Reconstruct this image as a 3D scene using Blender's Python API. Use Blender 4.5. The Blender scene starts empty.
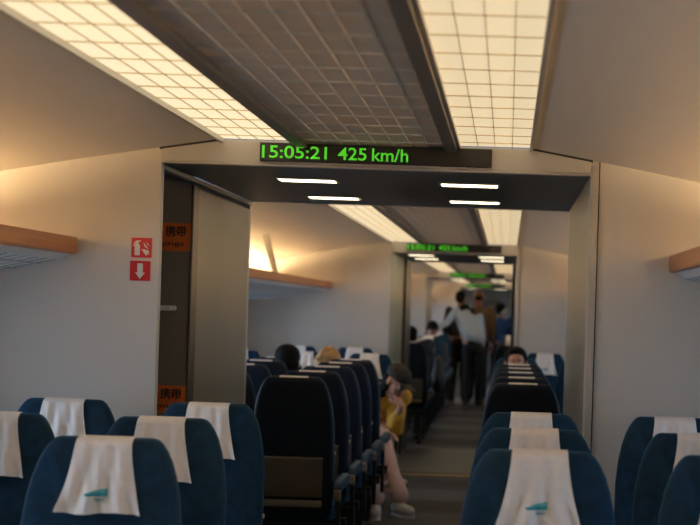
import bpy, bmesh, math, random
from mathutils import Vector, Matrix, Euler

random.seed(7)
SC = bpy.context.scene
COL = SC.collection

# ------------------------------------------------------------------ camera, world, daylight, exposure
def make_camera():
    cd = bpy.data.cameras.new('camera')
    cam = bpy.data.objects.new('camera', cd)
    COL.objects.link(cam)
    f = 1700.0
    cd.sensor_width = 36.0
    cd.lens = f / 700.0 * 36.0
    cd.clip_start = 0.05
    cd.clip_end = 200
    roll = math.radians(1.78)
    vx, vy = 508.0, 312.5                        # where the aisle's vanishing point stands in the frame (shifted lens)
    cd.shift_x = (350.0 - vx) / 700.0
    cd.shift_y = (vy - 262.5) / 700.0
    F = Vector((0, 1, 0))
    R0 = Vector((1, 0, 0))
    U0 = Vector((0, 0, 1))
    c, s = math.cos(roll), math.sin(roll)
    R = R0 * c + U0 * s
    U = -R0 * s + U0 * c
    m = Matrix((R, U, -F)).transposed().to_4x4()
    m.translation = Vector((0.495, 0.0, 1.45))
    cam.matrix_world = m
    cd.dof.use_dof = True
    cd.dof.focus_distance = 6.2
    cd.dof.aperture_fstop = 4.6
    SC.camera = cam

make_camera()

W = bpy.data.worlds.new('world')
SC.world = W
W.use_nodes = True
W.node_tree.nodes['Background'].inputs[0].default_value = (0.62, 0.74, 0.95, 1)
W.node_tree.nodes['Background'].inputs[1].default_value = 0.3

DAY = 20.0          # watts of daylight per metre of window band
LAMP = 1.02          # ceiling diffusers
COVE = 122.0          # tubes above the luggage shelves
SPOT = 6.0         # small lamps under the bulkheads
SC.view_settings.view_transform = 'Standard'
SC.view_settings.look = 'None'
SC.view_settings.gamma = 1.0
SC.view_settings.use_curve_mapping = False
SC.view_settings.exposure = 0.0
SC.cycles.max_bounces = 8
SC.cycles.diffuse_bounces = 5
SC.cycles.sample_clamp_indirect = 6.0

def day_light(name, side, y0, y1):
    ld = bpy.data.lights.new(name, 'AREA')
    ld.shape = 'RECTANGLE'
    ld.size = y1 - y0
    ld.size_y = 1.1
    ld.energy = DAY * (y1 - y0) * (0.9 if side < 0 else 0.4)      # the left windows face the brighter sky
    ld.color = (0.72, 0.85, 1.0)
    o = bpy.data.objects.new(name, ld)
    COL.objects.link(o)
    o.location = (side * 2.35, (y0 + y1) / 2, 1.25)
    z = Vector((side * 1.0, 0, 0.12)).normalized()
    x = Vector((0, 1, 0))
    y = z.cross(x)
    m = Matrix((x, y, z)).transposed().to_4x4()
    m.translation = o.location
    o.matrix_world = m

COMPARTMENTS = [(-2.6, 6.18), (8.34, 15.1), (17.9, 26.3), (28.4, 36.4)]
for ci, (a, b) in enumerate(COMPARTMENTS):
    for sd in (-1, 1):
        day_light('daylight', sd, a + 0.3, b - 0.3)

# ------------------------------------------------------------------ materials
def mat(name, col, rough=0.5, metal=0.0, noise=0.0, nscale=40.0, bump=0.0, bscale=200.0, spec=0.5, sheen=0.0, sheen_col=None):
    m = bpy.data.materials.new(name)
    m.use_nodes = True
    nt = m.node_tree
    p = nt.nodes['Principled BSDF']
    p.inputs['Base Color'].default_value = (*col, 1)
    p.inputs['Roughness'].default_value = rough
    p.inputs['Metallic'].default_value = metal
    p.inputs['Specular IOR Level'].default_value = spec
    if sheen:
        p.inputs['Sheen Weight'].default_value = sheen
        p.inputs['Sheen Roughness'].default_value = 0.4
        p.inputs['Sheen Tint'].default_value = (*(sheen_col or col), 1)
    tc = nt.nodes.new('ShaderNodeTexCoord')
    if noise:
        n = nt.nodes.new('ShaderNodeTexNoise')
        n.inputs['Scale'].default_value = nscale
        n.inputs['Detail'].default_value = 4
        nt.links.new(tc.outputs['Object'], n.inputs['Vector'])
        r = nt.nodes.new('ShaderNodeValToRGB')
        r.color_ramp.elements[0].position = 0.3
        r.color_ramp.elements[1].position = 0.7
        r.color_ramp.elements[0].color = (*[c * (1 - noise) for c in col], 1)
        r.color_ramp.elements[1].color = (*[min(1, c * (1 + noise)) for c in col], 1)
        nt.links.new(n.outputs['Fac'], r.inputs['Fac'])
        nt.links.new(r.outputs['Color'], p.inputs['Base Color'])
    if bump:
        n2 = nt.nodes.new('ShaderNodeTexNoise')
        n2.inputs['Scale'].default_value = bscale
        nt.links.new(tc.outputs['Object'], n2.inputs['Vector'])
        b = nt.nodes.new('ShaderNodeBump')
        b.inputs['Strength'].default_value = bump
        b.inputs['Distance'].default_value = 0.004
        nt.links.new(n2.outputs['Fac'], b.inputs['Height'])
        nt.links.new(b.outputs['Normal'], p.inputs['Normal'])
    return m

def emis(name, col, strength):
    m = bpy.data.materials.new(name)
    m.use_nodes = True
    p = m.node_tree.nodes['Principled BSDF']
    p.inputs['Base Color'].default_value = (*[c * 0.6 for c in col], 1)
    p.inputs['Roughness'].default_value = 0.5
    p.inputs['Emission Color'].default_value = (*col, 1)
    p.inputs['Emission Strength'].default_value = strength
    return m

def glass_mat():
    m = bpy.data.materials.new('window glass')
    m.use_nodes = True
    nt = m.node_tree
    nt.nodes.clear()
    o = nt.nodes.new('ShaderNodeOutputMaterial')
    t = nt.nodes.new('ShaderNodeBsdfTransparent')
    g = nt.nodes.new('ShaderNodeBsdfGlossy')
    g.inputs['Roughness'].default_value = 0.02
    f = nt.nodes.new('ShaderNodeFresnel')
    x = nt.nodes.new('ShaderNodeMixShader')
    t.inputs[0].default_value = (0.9, 0.95, 1, 1)
    nt.links.new(f.outputs[0], x.inputs[0])
    nt.links.new(t.outputs[0], x.inputs[1])
    nt.links.new(g.outputs[0], x.inputs[2])
    nt.links.new(x.outputs[0], o.inputs[0])
    return m

def wood_mat(name, c0, c1):
    m = bpy.data.materials.new(name)
    m.use_nodes = True
    nt = m.node_tree
    p = nt.nodes['Principled BSDF']
    p.inputs['Roughness'].default_value = 0.35
    tc = nt.nodes.new('ShaderNodeTexCoord')
    mp = nt.nodes.new('ShaderNodeMapping')
    mp.inputs['Scale'].default_value = (40, 1.5, 40)
    n = nt.nodes.new('ShaderNodeTexNoise')
    n.inputs['Scale'].default_value = 2.0
    n.inputs['Detail'].default_value = 6
    r = nt.nodes.new('ShaderNodeValToRGB')
    r.color_ramp.elements[0].color = (*c0, 1)
    r.color_ramp.elements[1].color = (*c1, 1)
    r.color_ramp.elements[0].position = 0.35
    r.color_ramp.elements[1].position = 0.65
    nt.links.new(tc.outputs['Object'], mp.inputs[0])
    nt.links.new(mp.outputs[0], n.inputs['Vector'])
    nt.links.new(n.outputs['Fac'], r.inputs['Fac'])
    nt.links.new(r.outputs['Color'], p.inputs['Base Color'])
    return m

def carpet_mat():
    # dark carpet; broad crosswise bands of window light and shade painted into its colour
    m = bpy.data.materials.new('carpet with painted light bands')
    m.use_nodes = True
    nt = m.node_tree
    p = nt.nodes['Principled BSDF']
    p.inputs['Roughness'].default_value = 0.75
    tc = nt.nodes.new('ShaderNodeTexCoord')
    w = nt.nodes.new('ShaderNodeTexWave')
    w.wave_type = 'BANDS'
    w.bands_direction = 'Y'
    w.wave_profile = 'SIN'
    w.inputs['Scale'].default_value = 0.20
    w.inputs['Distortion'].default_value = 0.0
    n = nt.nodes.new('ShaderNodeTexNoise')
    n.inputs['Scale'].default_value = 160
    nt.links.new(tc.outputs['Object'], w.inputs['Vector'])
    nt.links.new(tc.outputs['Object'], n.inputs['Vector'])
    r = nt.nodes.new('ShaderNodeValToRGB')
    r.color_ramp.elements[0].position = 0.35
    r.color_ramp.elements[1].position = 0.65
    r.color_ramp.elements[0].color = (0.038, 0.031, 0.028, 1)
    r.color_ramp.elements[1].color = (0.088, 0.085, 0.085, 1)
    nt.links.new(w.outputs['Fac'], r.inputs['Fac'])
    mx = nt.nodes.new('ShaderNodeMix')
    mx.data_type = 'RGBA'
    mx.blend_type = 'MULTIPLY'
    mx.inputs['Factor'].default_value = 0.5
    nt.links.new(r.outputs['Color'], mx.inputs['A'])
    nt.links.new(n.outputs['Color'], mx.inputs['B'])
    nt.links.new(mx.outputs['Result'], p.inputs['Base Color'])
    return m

M = {
    'wall': mat('light grey wall panel', (0.66, 0.62, 0.575), 0.45, noise=0.02, nscale=3),
    'sidewall': mat('side wall panel', (0.58, 0.57, 0.55), 0.5),
    'ceil': mat('curved ceiling panel', (0.86, 0.75, 0.64), 0.4, noise=0.02, nscale=2),
    'fascia': mat('bulkhead fascia', (0.52, 0.49, 0.46), 0.35),
    'under': mat('dark bulkhead soffit', (0.12, 0.12, 0.125), 0.4),
    'olive': mat('grey green panel', (0.30, 0.29, 0.245), 0.35, noise=0.03, nscale=2),
    'gangway': mat('pale green gangway panel', (0.50, 0.54, 0.48), 0.35),
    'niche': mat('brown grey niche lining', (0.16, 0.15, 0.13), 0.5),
    'post': mat('dark post', (0.05, 0.045, 0.04), 0.4),
    'trim': mat('pale aluminium trim', (0.55, 0.52, 0.47), 0.35, metal=0.3),
    'darkline': mat('black gasket', (0.012, 0.011, 0.01), 0.6),
    'frame': mat('dark brown lamp frame', (0.15, 0.125, 0.105), 0.35),
    'grille': mat('brown translucent tile', (0.92, 0.68, 0.47), 0.5, noise=0.06, nscale=6),
    'grille_line': mat('pale grille bar', (0.80, 0.72, 0.62), 0.4),
    'grid_line': mat('diffuser grid bar', (0.75, 0.62, 0.42), 0.5),
    'lamp': emis('cream ceiling diffuser', (1.0, 0.81, 0.51), LAMP),
    'lamp_right': emis('cream ceiling diffuser dimmed for view angle', (1.0, 0.80, 0.50), LAMP * 0.74),  # same kind of lamp; dimming by viewing angle put into its emission
    'cove': emis('warm cove tube', (1.0, 0.69, 0.34), COVE),
    'spot': emis('small warm lamp', (1.0, 0.86, 0.58), SPOT),
    'orange_wood': wood_mat('orange wood shelf edge', (0.38, 0.125, 0.03), (0.48, 0.18, 0.05)),
    'shelf_white': mat('white shelf underside', (0.88, 0.88, 0.88), 0.4),
    'shelf_grey': mat('grey shelf deck', (0.45, 0.45, 0.45), 0.4),
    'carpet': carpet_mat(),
    'brass': mat('brass threshold strip', (0.45, 0.30, 0.10), 0.4, metal=0.5),
    'grey_mat': mat('grey blue vestibule flooring', (0.075, 0.08, 0.092), 0.45, noise=0.05),
    'fabric': mat('dark blue seat plush', (0.005, 0.030, 0.064), 0.8, noise=0.35, nscale=25, bump=0.25, bscale=300, spec=0.2, sheen=0.35, sheen_col=(0.10, 0.35, 0.55)),
    'shell': mat('navy seat back shell', (0.006, 0.013, 0.028), 0.55, spec=0.3),
    'cloth': mat('white headrest cloth', (0.90, 0.835, 0.80), 0.85, noise=0.03, nscale=60, spec=0.2),
    'teal': mat('teal print', (0.02, 0.30, 0.36), 0.7),
    'teal_light': mat('light teal print', (0.10, 0.48, 0.52), 0.7),
    'table': mat('grey brown fold table', (0.125, 0.105, 0.085), 0.4),
    'table_edge': mat('pale table edge', (0.27, 0.23, 0.18), 0.4),
    'armpad': mat('blue armrest pad', (0.014, 0.055, 0.105), 0.5),
    'armcap': mat('bronze armrest end', (0.36, 0.27, 0.19), 0.35, metal=0.4),
    'steel': mat('seat steel', (0.03, 0.03, 0.032), 0.4, metal=0.5),
    'stud': mat('silver stud', (0.6, 0.6, 0.6), 0.3, metal=0.8),
    'black': mat('black plastic', (0.006, 0.006, 0.007), 0.3),
    'led': emis('green led', (0.10, 0.80, 0.03), 0.5),
    'red': mat('red sign', (0.52, 0.012, 0.02), 0.4),
    'white': mat('white print', (0.75, 0.73, 0.70), 0.5),
    'orange': mat('orange sticker', (0.60, 0.13, 0.015), 0.45),
    'ink': mat('black ink', (0.01, 0.008, 0.006), 0.5),
    'glass': glass_mat(),
    'bluedoor': mat('blue grey end door', (0.55, 0.66, 0.95), 0.35),
    'skin': mat('skin', (0.48, 0.24, 0.15), 0.5),
    'skin_pale': mat('pale skin', (0.55, 0.30, 0.20), 0.5),
    'skin_red': mat('ruddy skin', (0.50, 0.17, 0.08), 0.5),
    'hair': mat('black hair', (0.007, 0.005, 0.004), 0.75, spec=0.15, bump=0.4, bscale=120),
    'blonde': mat('blonde hair', (0.50, 0.29, 0.12), 0.6, noise=0.25, nscale=50, bump=0.5, bscale=120),
    'eye': mat('eye white', (0.6, 0.58, 0.55), 0.3),
    'lips': mat('lips', (0.40, 0.12, 0.09), 0.5),
    'yellow': mat('mustard jacket', (0.62, 0.33, 0.03), 0.7, noise=0.1, nscale=12),
    'pink': mat('pale pink trousers', (0.64, 0.46, 0.44), 0.8, noise=0.08, nscale=15),
    'sneaker': mat('white sneaker', (0.68, 0.66, 0.62), 0.5),
    'cap': mat('dark checked cap', (0.028, 0.02, 0.013), 0.8, noise=0.8, nscale=30),
    'lightblue': mat('pale blue shirt', (0.37, 0.45, 0.54), 0.75, noise=0.04, nscale=10),
    'trousers': mat('black trousers', (0.005, 0.005, 0.007), 0.8),
    'tan': mat('tan brown shirt', (0.30, 0.17, 0.08), 0.75),
    'royal': mat('royal blue top', (0.02, 0.08, 0.28), 0.7),
    'darkcoat': mat('dark brown coat', (0.035, 0.025, 0.02), 0.7),
    'bag': mat('black bag', (0.012, 0.009, 0.008), 0.6),
    'greyshirt': mat('grey shirt', (0.12, 0.13, 0.16), 0.7),
}

# ------------------------------------------------------------------ helpers
def link(name, me, parent=None, mats=None):
    o = bpy.data.objects.new(name, me)
    COL.objects.link(o)
    if parent is not None:
        o.parent = parent
    for m in (mats or []):
        me.materials.append(m)
    return o

def obj(name, bm, m, parent=None, smooth=False, bevel=0.0, seg=2):
    bmesh.ops.recalc_face_normals(bm, faces=bm.faces)
    if bevel:
        bmesh.ops.bevel(bm, geom=[e for e in bm.edges if e.is_manifold and e.calc_face_angle(0) > 0.6], offset=bevel, segments=seg, affect='EDGES', profile=0.5)
    me = bpy.data.meshes.new(name)
    bm.to_mesh(me)
    bm.free()
    if smooth:
        me.polygons.foreach_set('use_smooth', [True] * len(me.polygons))
        try:
            me.set_sharp_from_angle(angle=math.radians(40))
        except Exception:
            pass
    return link(name, me, parent, m if isinstance(m, (list, tuple)) else [m])

def bx(bm, x0, x1, y0, y1, z0, z1, mi=0):
    vs = [bm.verts.new(p) for p in ((x0, y0, z0), (x1, y0, z0), (x1, y1, z0), (x0, y1, z0), (x0, y0, z1), (x1, y0, z1), (x1, y1, z1), (x0, y1, z1))]
    for f in ((3, 2, 1, 0), (4, 5, 6, 7), (0, 1, 5, 4), (1, 2, 6, 5), (2, 3, 7, 6), (3, 0, 4, 7)):
        bm.faces.new([vs[i] for i in f]).material_index = mi

def box(name, m, parent, x0, x1, y0, y1, z0, z1, bevel=0.0):
    bm = bmesh.new()
    bx(bm, min(x0, x1), max(x0, x1), y0, y1, z0, z1)
    return obj(name, bm, m, parent, bevel=bevel, smooth=bevel > 0)

def prism(bm, pts, axis, a, b, mi=0):
    """closed 2-D outline pushed along an axis: 'y' takes (x,z) points, 'x' takes (y,z)"""
    def P(p, t):
        return (p[0], t, p[1]) if axis == 'y' else ((t, p[0], p[1]) if axis == 'x' else (p[0], p[1], t))
    A = [bm.verts.new(P(p, a)) for p in pts]
    B = [bm.verts.new(P(p, b)) for p in pts]
    n = len(pts)
    bm.faces.new(A).material_index = mi
    bm.faces.new(B[::-1]).material_index = mi
    for i in range(n):
        bm.faces.new((A[i], B[i], B[(i + 1) % n], A[(i + 1) % n])).material_index = mi

def cyl(bm, p0, p1, r, n=16, r1=None):
    p0, p1 = Vector(p0), Vector(p1)
    d = (p1 - p0).normalized()
    a = d.orthogonal().normalized()
    b = d.cross(a)
    r1 = r if r1 is None else r1
    A = [bm.verts.new(p0 + (a * math.cos(t) + b * math.sin(t)) * r) for t in (2 * math.pi * i / n for i in range(n))]
    B = [bm.verts.new(p1 + (a * math.cos(t) + b * math.sin(t)) * r1) for t in (2 * math.pi * i / n for i in range(n))]
    bm.faces.new(A[::-1])
    bm.faces.new(B)
    for i in range(n):
        bm.faces.new((A[i], A[(i + 1) % n], B[(i + 1) % n], B[i]))

def thing(name, label, cat, loc=(0, 0, 0), rz=0.0, group=None):
    o = bpy.data.objects.new(name, None)
    o.empty_display_size = 0.1
    COL.objects.link(o)
    o.location = loc
    o.rotation_euler = (0, 0, rz)
    o['label'] = label
    o['category'] = cat
    if group:
        o['group'] = group
    return o

def tag(o, label, cat, group=None):
    o['label'] = label
    o['category'] = cat
    if group:
        o['group'] = group
    return o

def struct(o, label=None):
    o['kind'] = 'structure'
    if label:
        o['label'] = label
    return o

def dup(root, loc, rz, label, group=None):
    r = root.copy()
    COL.objects.link(r)
    r.location = loc
    r.rotation_euler = (0, 0, rz)
    r['label'] = label
    if group:
        r['group'] = group
    for ch in list(root.children):
        c = ch.copy()
        COL.objects.link(c)
        c.parent = r
        for g in list(ch.children):
            d = g.copy()
            COL.objects.link(d)
            d.parent = c
    return r

def text_mesh(name, s, m, parent, x0, x1, z0, z1, y, bold=0.0, sx=1.0, depth=0.0015, origin=(0, 0, 0)):
    """writing that stands upright, facing the -Y side, fitted to a rectangle"""
    cu = bpy.data.curves.new(name, 'FONT')
    cu.body = s
    cu.size = 1.0
    cu.offset = bold
    cu.extrude = 0.0
    cu.resolution_u = 4
    t = bpy.data.objects.new(name, cu)
    COL.objects.link(t)
    dg = bpy.context.evaluated_depsgraph_get()
    dg.update()
    me = bpy.data.meshes.new_from_object(t.evaluated_get(dg))
    bpy.data.objects.remove(t)
    xs = [v.co.x for v in me.vertices]
    ys = [v.co.y for v in me.vertices]
    ax, bx_, ay, by = min(xs), max(xs), min(ys), max(ys)
    for v in me.vertices:
        u = (v.co.x - ax) / (bx_ - ax)
        w = (v.co.y - ay) / (by - ay)
        v.co = (x0 + u * (x1 - x0) - origin[0], y - origin[1], z0 + w * (z1 - z0) - origin[2])
    bm = bmesh.new()
    bm.from_mesh(me)
    bmesh.ops.remove_doubles(bm, verts=bm.verts, dist=1e-5)
    ex = bmesh.ops.extrude_face_region(bm, geom=list(bm.faces))
    for v in [g for g in ex['geom'] if isinstance(g, bmesh.types.BMVert)]:
        v.co.y -= depth
    me.materials.clear()
    bpy.data.meshes.remove(me)
    return obj(name, bm, m, parent)

# ------------------------------------------------------------------ the shell: floor, ceilings, walls
WX = 1.82                    # side walls
PROFILE = [(0.56, 2.048), (0.66, 2.032), (0.78, 2.012), (0.95, 1.983), (1.18, 1.942), (1.37, 1.905), (1.56, 1.860), (1.70, 1.817), (WX, 1.767)]

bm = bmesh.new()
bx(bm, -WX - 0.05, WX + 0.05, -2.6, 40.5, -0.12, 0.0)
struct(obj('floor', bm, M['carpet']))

for ci, (a, b) in enumerate(COMPARTMENTS):
    bm = bmesh.new()
    bx(bm, -0.565, 0.565, a, b, 2.067, 2.13)
    for sd in (-1, 1):
        pts = [(sd * x, z) for x, z in PROFILE] + [(sd * x, z + 0.05) for x, z in reversed(PROFILE)]
        prism(bm, pts, 'y', a, b)
    struct(obj('ceiling', bm, M['ceil'], smooth=True))
    # side walls with window openings
    n = max(2, round((b - a) / 1.7))
    pitch = (b - a) / n
    for sd, side in ((-1, 'left'), (1, 'right')):
        bm = bmesh.new()
        x0, x1 = (sd * WX, sd * (WX + 0.08)) if sd > 0 else (sd * (WX + 0.08), sd * WX)
        bx(bm, x0, x1, a, b, 0, 0.78)
        bx(bm, x0, x1, a, b, 1.48, 1.80)
        ys = a
        for k in range(n):
            c = a + pitch * (k + 0.5)
            bx(bm, x0, x1, ys, c - 0.58, 0.78, 1.48)
            ys = c + 0.58
        bx(bm, x0, x1, ys, b, 0.78, 1.48)
        struct(obj('wall_' + side, bm, M['sidewall']))
        bmb = bmesh.new()
        bx(bmb, sd * WX - 0.012, sd * WX + 0.012, a, b, 0.0, 0.12)
        struct(obj('baseboard_' + side, bmb, M['post']))
        for k in range(n):
            c = a + pitch * (k + 0.5)
            bm = bmesh.new()
            xa = sd * (WX - 0.008)
            for (p, q, r, s) in ((c - 0.61, c - 0.575, 0.75, 1.51), (c + 0.575, c + 0.61, 0.75, 1.51), (c - 0.575, c + 0.575, 0.75, 0.785), (c - 0.575, c + 0.575, 1.475, 1.51)):
                bx(bm, min(xa, xa + sd * 0.05), max(xa, xa + sd * 0.05), p, q, r, s)
            w = struct(obj('window_%d' % (k + 1), bm, M['trim']))
            bm = bmesh.new()
            bx(bm, sd * (WX + 0.04) - 0.003, sd * (WX + 0.04) + 0.003, c - 0.575, c + 0.575, 0.785, 1.475)
            obj('pane', bm, M['glass'], w)

struct(box('wall_back', M['wall'], None, -WX, WX, -2.66, -2.6, 0, 2.1))

def ceil_outline(h):
    """the partition's upper edge from half-width h out to the side wall"""
    pts = []
    for i, (x, z) in enumerate(PROFILE):
        if x > h + 1e-4:
            if not pts:
                x0, z0 = PROFILE[i - 1] if i else (x, z)
                t = (h - x0) / (x - x0) if i else 0
                pts.append((h, z0 + (z - z0) * t))
            pts.append((x, z))
    return pts

def partition(y0, y1, h, nm):
    """wall across the car that leaves an opening of half-width h"""
    for sd, side in ((-1, 'left'), (1, 'right')):
        bm = bmesh.new()
        up = ceil_outline(h)
        pts = [(sd * h, 0.0)] + [(sd * x, z + 0.004) for x, z in up] + [(sd * WX, 0.0)]
        prism(bm, pts, 'y', y0, y1)
        struct(obj('wall_%s_%s' % (nm, side), bm, M['wall']))

def bulkhead(y0, y1, h):
    """lowered passage: fascia, dark soffit, edge trims and black gaskets"""
    bm = bmesh.new()
    zt = 2.046 - 0.17 * (h - 0.56)
    prism(bm, [(-h, 1.962), (h, 1.962), (h, zt), (0.56, 2.046), (-0.56, 2.046), (-h, zt)], 'y', y0 - 0.012, y0 + 0.03)
    bx(bm, -h, h, y0 - 0.018, y0 + 0.03, 1.954, 1.962)
    struct(obj('trim_1', bm, M['fascia'], bevel=0.003))
    bm = bmesh.new()
    bx(bm, -h, h, y0 + 0.03, y1 - 0.03, 1.957, 2.01)
    struct(obj('ceiling', bm, M['under']))
    bm = bmesh.new()
    prism(bm, [(-h, 1.954), (h, 1.954), (h, zt), (0.56, 2.046), (-0.56, 2.046), (-h, zt)], 'y', y1 - 0.03, y1 + 0.012)
    struct(obj('trim_2', bm, M['fascia']))
    bm = bmesh.new()
    for sd in (-1, 1):
        prism(bm, [(sd * 0.568, 2.040), (sd * (h + 0.006), zt - 0.005), (sd * (h + 0.006), zt + 0.003), (sd * 0.568, 2.048)], 'y', y0 - 0.016, y0 + 0.02)
    bx(bm, h + 0.030, h + 0.034, y0 - 0.009, y0 + 0.02, 0, zt)
    struct(obj('trim_3', bm, M['darkline']))
    bm = bmesh.new()
    for sd in (1,):
        bx(bm, min(sd * (h + 0.006), sd * (h + 0.032)), max(sd * (h + 0.006), sd * (h + 0.032)), y0 - 0.008, y0 + 0.02, 0, 1.99)
    if h > 0.7:
        struct(obj('trim_4', bm, M['trim']))
    else:
        bm.free()

def spots(y0, y1, where):
    for yi, yy in enumerate((y0, y1)):
        for sd, sn in ((-1, 'left'), (1, 'right')):
            t = thing('ceiling_spot', 'small rectangular lamp on the %s side of the %s row under %s' % (sn, ('front', 'rear')[yi], where), 'ceiling lamp', (sd * 0.325, yy, 1.957), 0, 'lamps under the ' + where)
            bm = bmesh.new()
            bx(bm, -0.112, 0.112, -0.075, 0.075, -0.004, 0.006)
            obj('lens', bm, M['spot'], t)
            bm = bmesh.new()
            for (a, b, c, d) in ((-0.122, -0.112, -0.085, 0.085), (0.112, 0.122, -0.085, 0.085), (-0.112, 0.112, -0.085, -0.075), (-0.112, 0.112, 0.075, 0.085)):
                bx(bm, a, b, c, d, -0.005, 0.006)
            obj('rim', bm, M['trim'], t)

def led_display(y, label):
    t = thing('led_display', label, 'display', (0, y, 2.005), 0, 'speed displays above the doorways')
    bm = bmesh.new()
    bx(bm, -0.42, 0.42, -0.024, 0.0, -0.034, 0.033)
    obj('housing', bm, M['black'], t, bevel=0.002)
    org = (0, y, 2.005)
    text_mesh('clock_digits', '15:05:21', M['led'], t, -0.412, -0.177, 1.982, 2.028, y - 0.025, 0.012, origin=org)
    text_mesh('speed_digits', '425', M['led'], t, -0.137, -0.034, 1.982, 2.028, y - 0.025, 0.012, origin=org)
    text_mesh('speed_unit', 'km/h', M['led'], t, -0.014, 0.117, 1.981, 2.028, y - 0.025, 0.012, origin=org)
    return t

PW, PN = 0.78, 0.56
# wide vestibule, narrow gangway, wide vestibule, narrow gangway
VEST = [(6.18, 8.34, PW, 'first'), (15.1, 17.9, PN, 'second'), (26.3, 28.4, PW, 'third'), (36.4, 39.0, PN, 'fourth')]
for (y0, y1, h, nm) in VEST:
    partition(y0, y0 + 0.05, h, nm)
    if y1 < 38:
        partition(y1 - 0.05, y1, h, nm + '_rear')
    bulkhead(y0, y1, h)
    spots(y0 + 0.64, y0 + 1.68, nm + ' bulkhead')

led_display(6.17, 'black strip display with large green digits on the nearest bulkhead')
led_display(15.09, 'blurred green digit display on the second bulkhead down the aisle')
led_display(26.29, 'small green display on third bulkhead, behind the second one')
led_display(36.39, 'tiny green display on the farthest bulkhead above the end door')

# passage side panels
def passage_right(y0, y1, h):
    bm = bmesh.new()
    bx(bm, h, h + 0.04, y0 + 0.05, y1 - 0.05, 0, 1.957)
    struct(obj('wall_right', bm, M['olive' if h > 0.7 else 'gangway']))

def passage_left(y0, y1, h):
    bm = bmesh.new()
    bx(bm, -h - 0.04, -h, y0 + 0.05, y1 - 0.05, 0, 1.957)
    struct(obj('wall_left', bm, M['olive' if h > 0.7 else 'gangway']))

def jambs(y0, y1, h):
    bm = bmesh.new()
    for sd in (-1, 1):
        ya = y1 - 0.90 if sd < 0 else y1 - 0.20
        bx(bm, min(sd * h, sd * (h - 0.03)), max(sd * h, sd * (h - 0.03)), ya, y1 - 0.02, 0, 1.957)
    struct(obj('trim_5', bm, M['post']))

passage_right(6.18, 8.34, PW)
for (y0, y1, h, nm) in VEST[1:]:
    passage_right(y0, y1, h)
    passage_left(y0, y1, h)
    if h < 0.7:
        jambs(y0, y1, h)

# first vestibule, left: open niche, then the flat panel of the luggage bay
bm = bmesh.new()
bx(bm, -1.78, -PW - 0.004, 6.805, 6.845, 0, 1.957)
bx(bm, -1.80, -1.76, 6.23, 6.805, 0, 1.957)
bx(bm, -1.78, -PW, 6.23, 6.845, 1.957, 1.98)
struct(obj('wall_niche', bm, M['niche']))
bm = bmesh.new()
bx(bm, -PW - 0.006, -PW + 0.006, 6.80, 6.92, 0, 1.925)
struct(obj('trim_6', bm, M['post'], bevel=0.004))
bm = bmesh.new()
bx(bm, -PW - 0.04, -PW, 6.92, 8.29, 0, 1.915)
struct(obj('wall_left', bm, M['olive'], bevel=0.003))
bm = bmesh.new()
bx(bm, -PW - 0.03, -PW + 0.008, 6.23, 8.33, 1.932, 1.952)
struct(obj('trim_7', bm, M['olive'], bevel=0.004))
sh = tag(box('niche_shelf', M['shelf_grey'], None, -1.70, -0.83, 6.66, 6.804, 1.415, 1.437, bevel=0.008), 'narrow grey shelf ledge inside the niche between the orange notices', 'shelf')
# top filler behind the niche so that the bay is closed
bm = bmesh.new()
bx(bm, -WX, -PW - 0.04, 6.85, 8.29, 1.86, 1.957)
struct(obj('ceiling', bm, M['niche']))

# orange notices on the niche wall
def notice(zc, label):
    t = thing('orange_notice', label, 'notice', (-0.95, 6.804, zc), 0, 'orange luggage notices')
    bm = bmesh.new()
    bx(bm, -0.18, 0.168, -0.003, 0, -0.056, 0.056)
    obj('sheet', bm, M['orange'], t)
    org = (-0.95, 6.804, zc)
    text_mesh('characters', '\u643a\u5e26', M['ink'], t, -0.885, -0.800, zc + 0.002, zc + 0.046, 6.800, 0.02, origin=org)
    text_mesh('latin_line', 'belongings', M['ink'], t, -1.02, -0.808, zc - 0.040, zc - 0.016, 6.800, 0.01, origin=org)

notice(1.71, 'upper orange notice with black characters in the left niche')
notice(1.06, 'lower orange notice with black characters, low in the left niche')

# red fire signs on the left partition
def fire_extinguisher_sign():
    t = thing('fire_extinguisher_sign', 'red square sign with white fire extinguisher and flames', 'sign', (-0.843, 6.18, 1.644))
    bm = bmesh.new()
    bx(bm, -0.037, 0.037, -0.003, 0, -0.036, 0.036)
    obj('plate', bm, M['red'], t)
    bm = bmesh.new()
    y = (-0.0045, -0.003)
    prism(bm, [(-0.025, -0.028), (-0.006, -0.028), (-0.006, 0.008), (-0.010, 0.014), (-0.021, 0.014), (-0.025, 0.008)], 'y', *y)
    prism(bm, [(-0.019, 0.014), (-0.012, 0.014), (-0.012, 0.020), (-0.003, 0.022), (-0.003, 0.026), (-0.019, 0.026), (-0.027, 0.018), (-0.030, 0.004), (-0.027, 0.004), (-0.022, 0.018)], 'y', *y)
    obj('extinguisher_symbol', bm, M['white'], t)
    bm = bmesh.new()
    prism(bm, [(0.006, 0.020), (0.018, 0.006), (0.026, -0.006), (0.016, 0.000), (0.010, 0.006)], 'y', *y)
    prism(bm, [(0.014, 0.022), (0.028, 0.004), (0.026, 0.012)], 'y', *y)
    prism(bm, [(0.000, -0.004), (0.012, -0.006), (0.026, -0.010), (0.028, -0.026), (0.022, -0.018), (0.020, -0.030), (0.010, -0.020), (0.004, -0.012)], 'y', *y)
    obj('flame_symbol', bm, M['white'], t)

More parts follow.
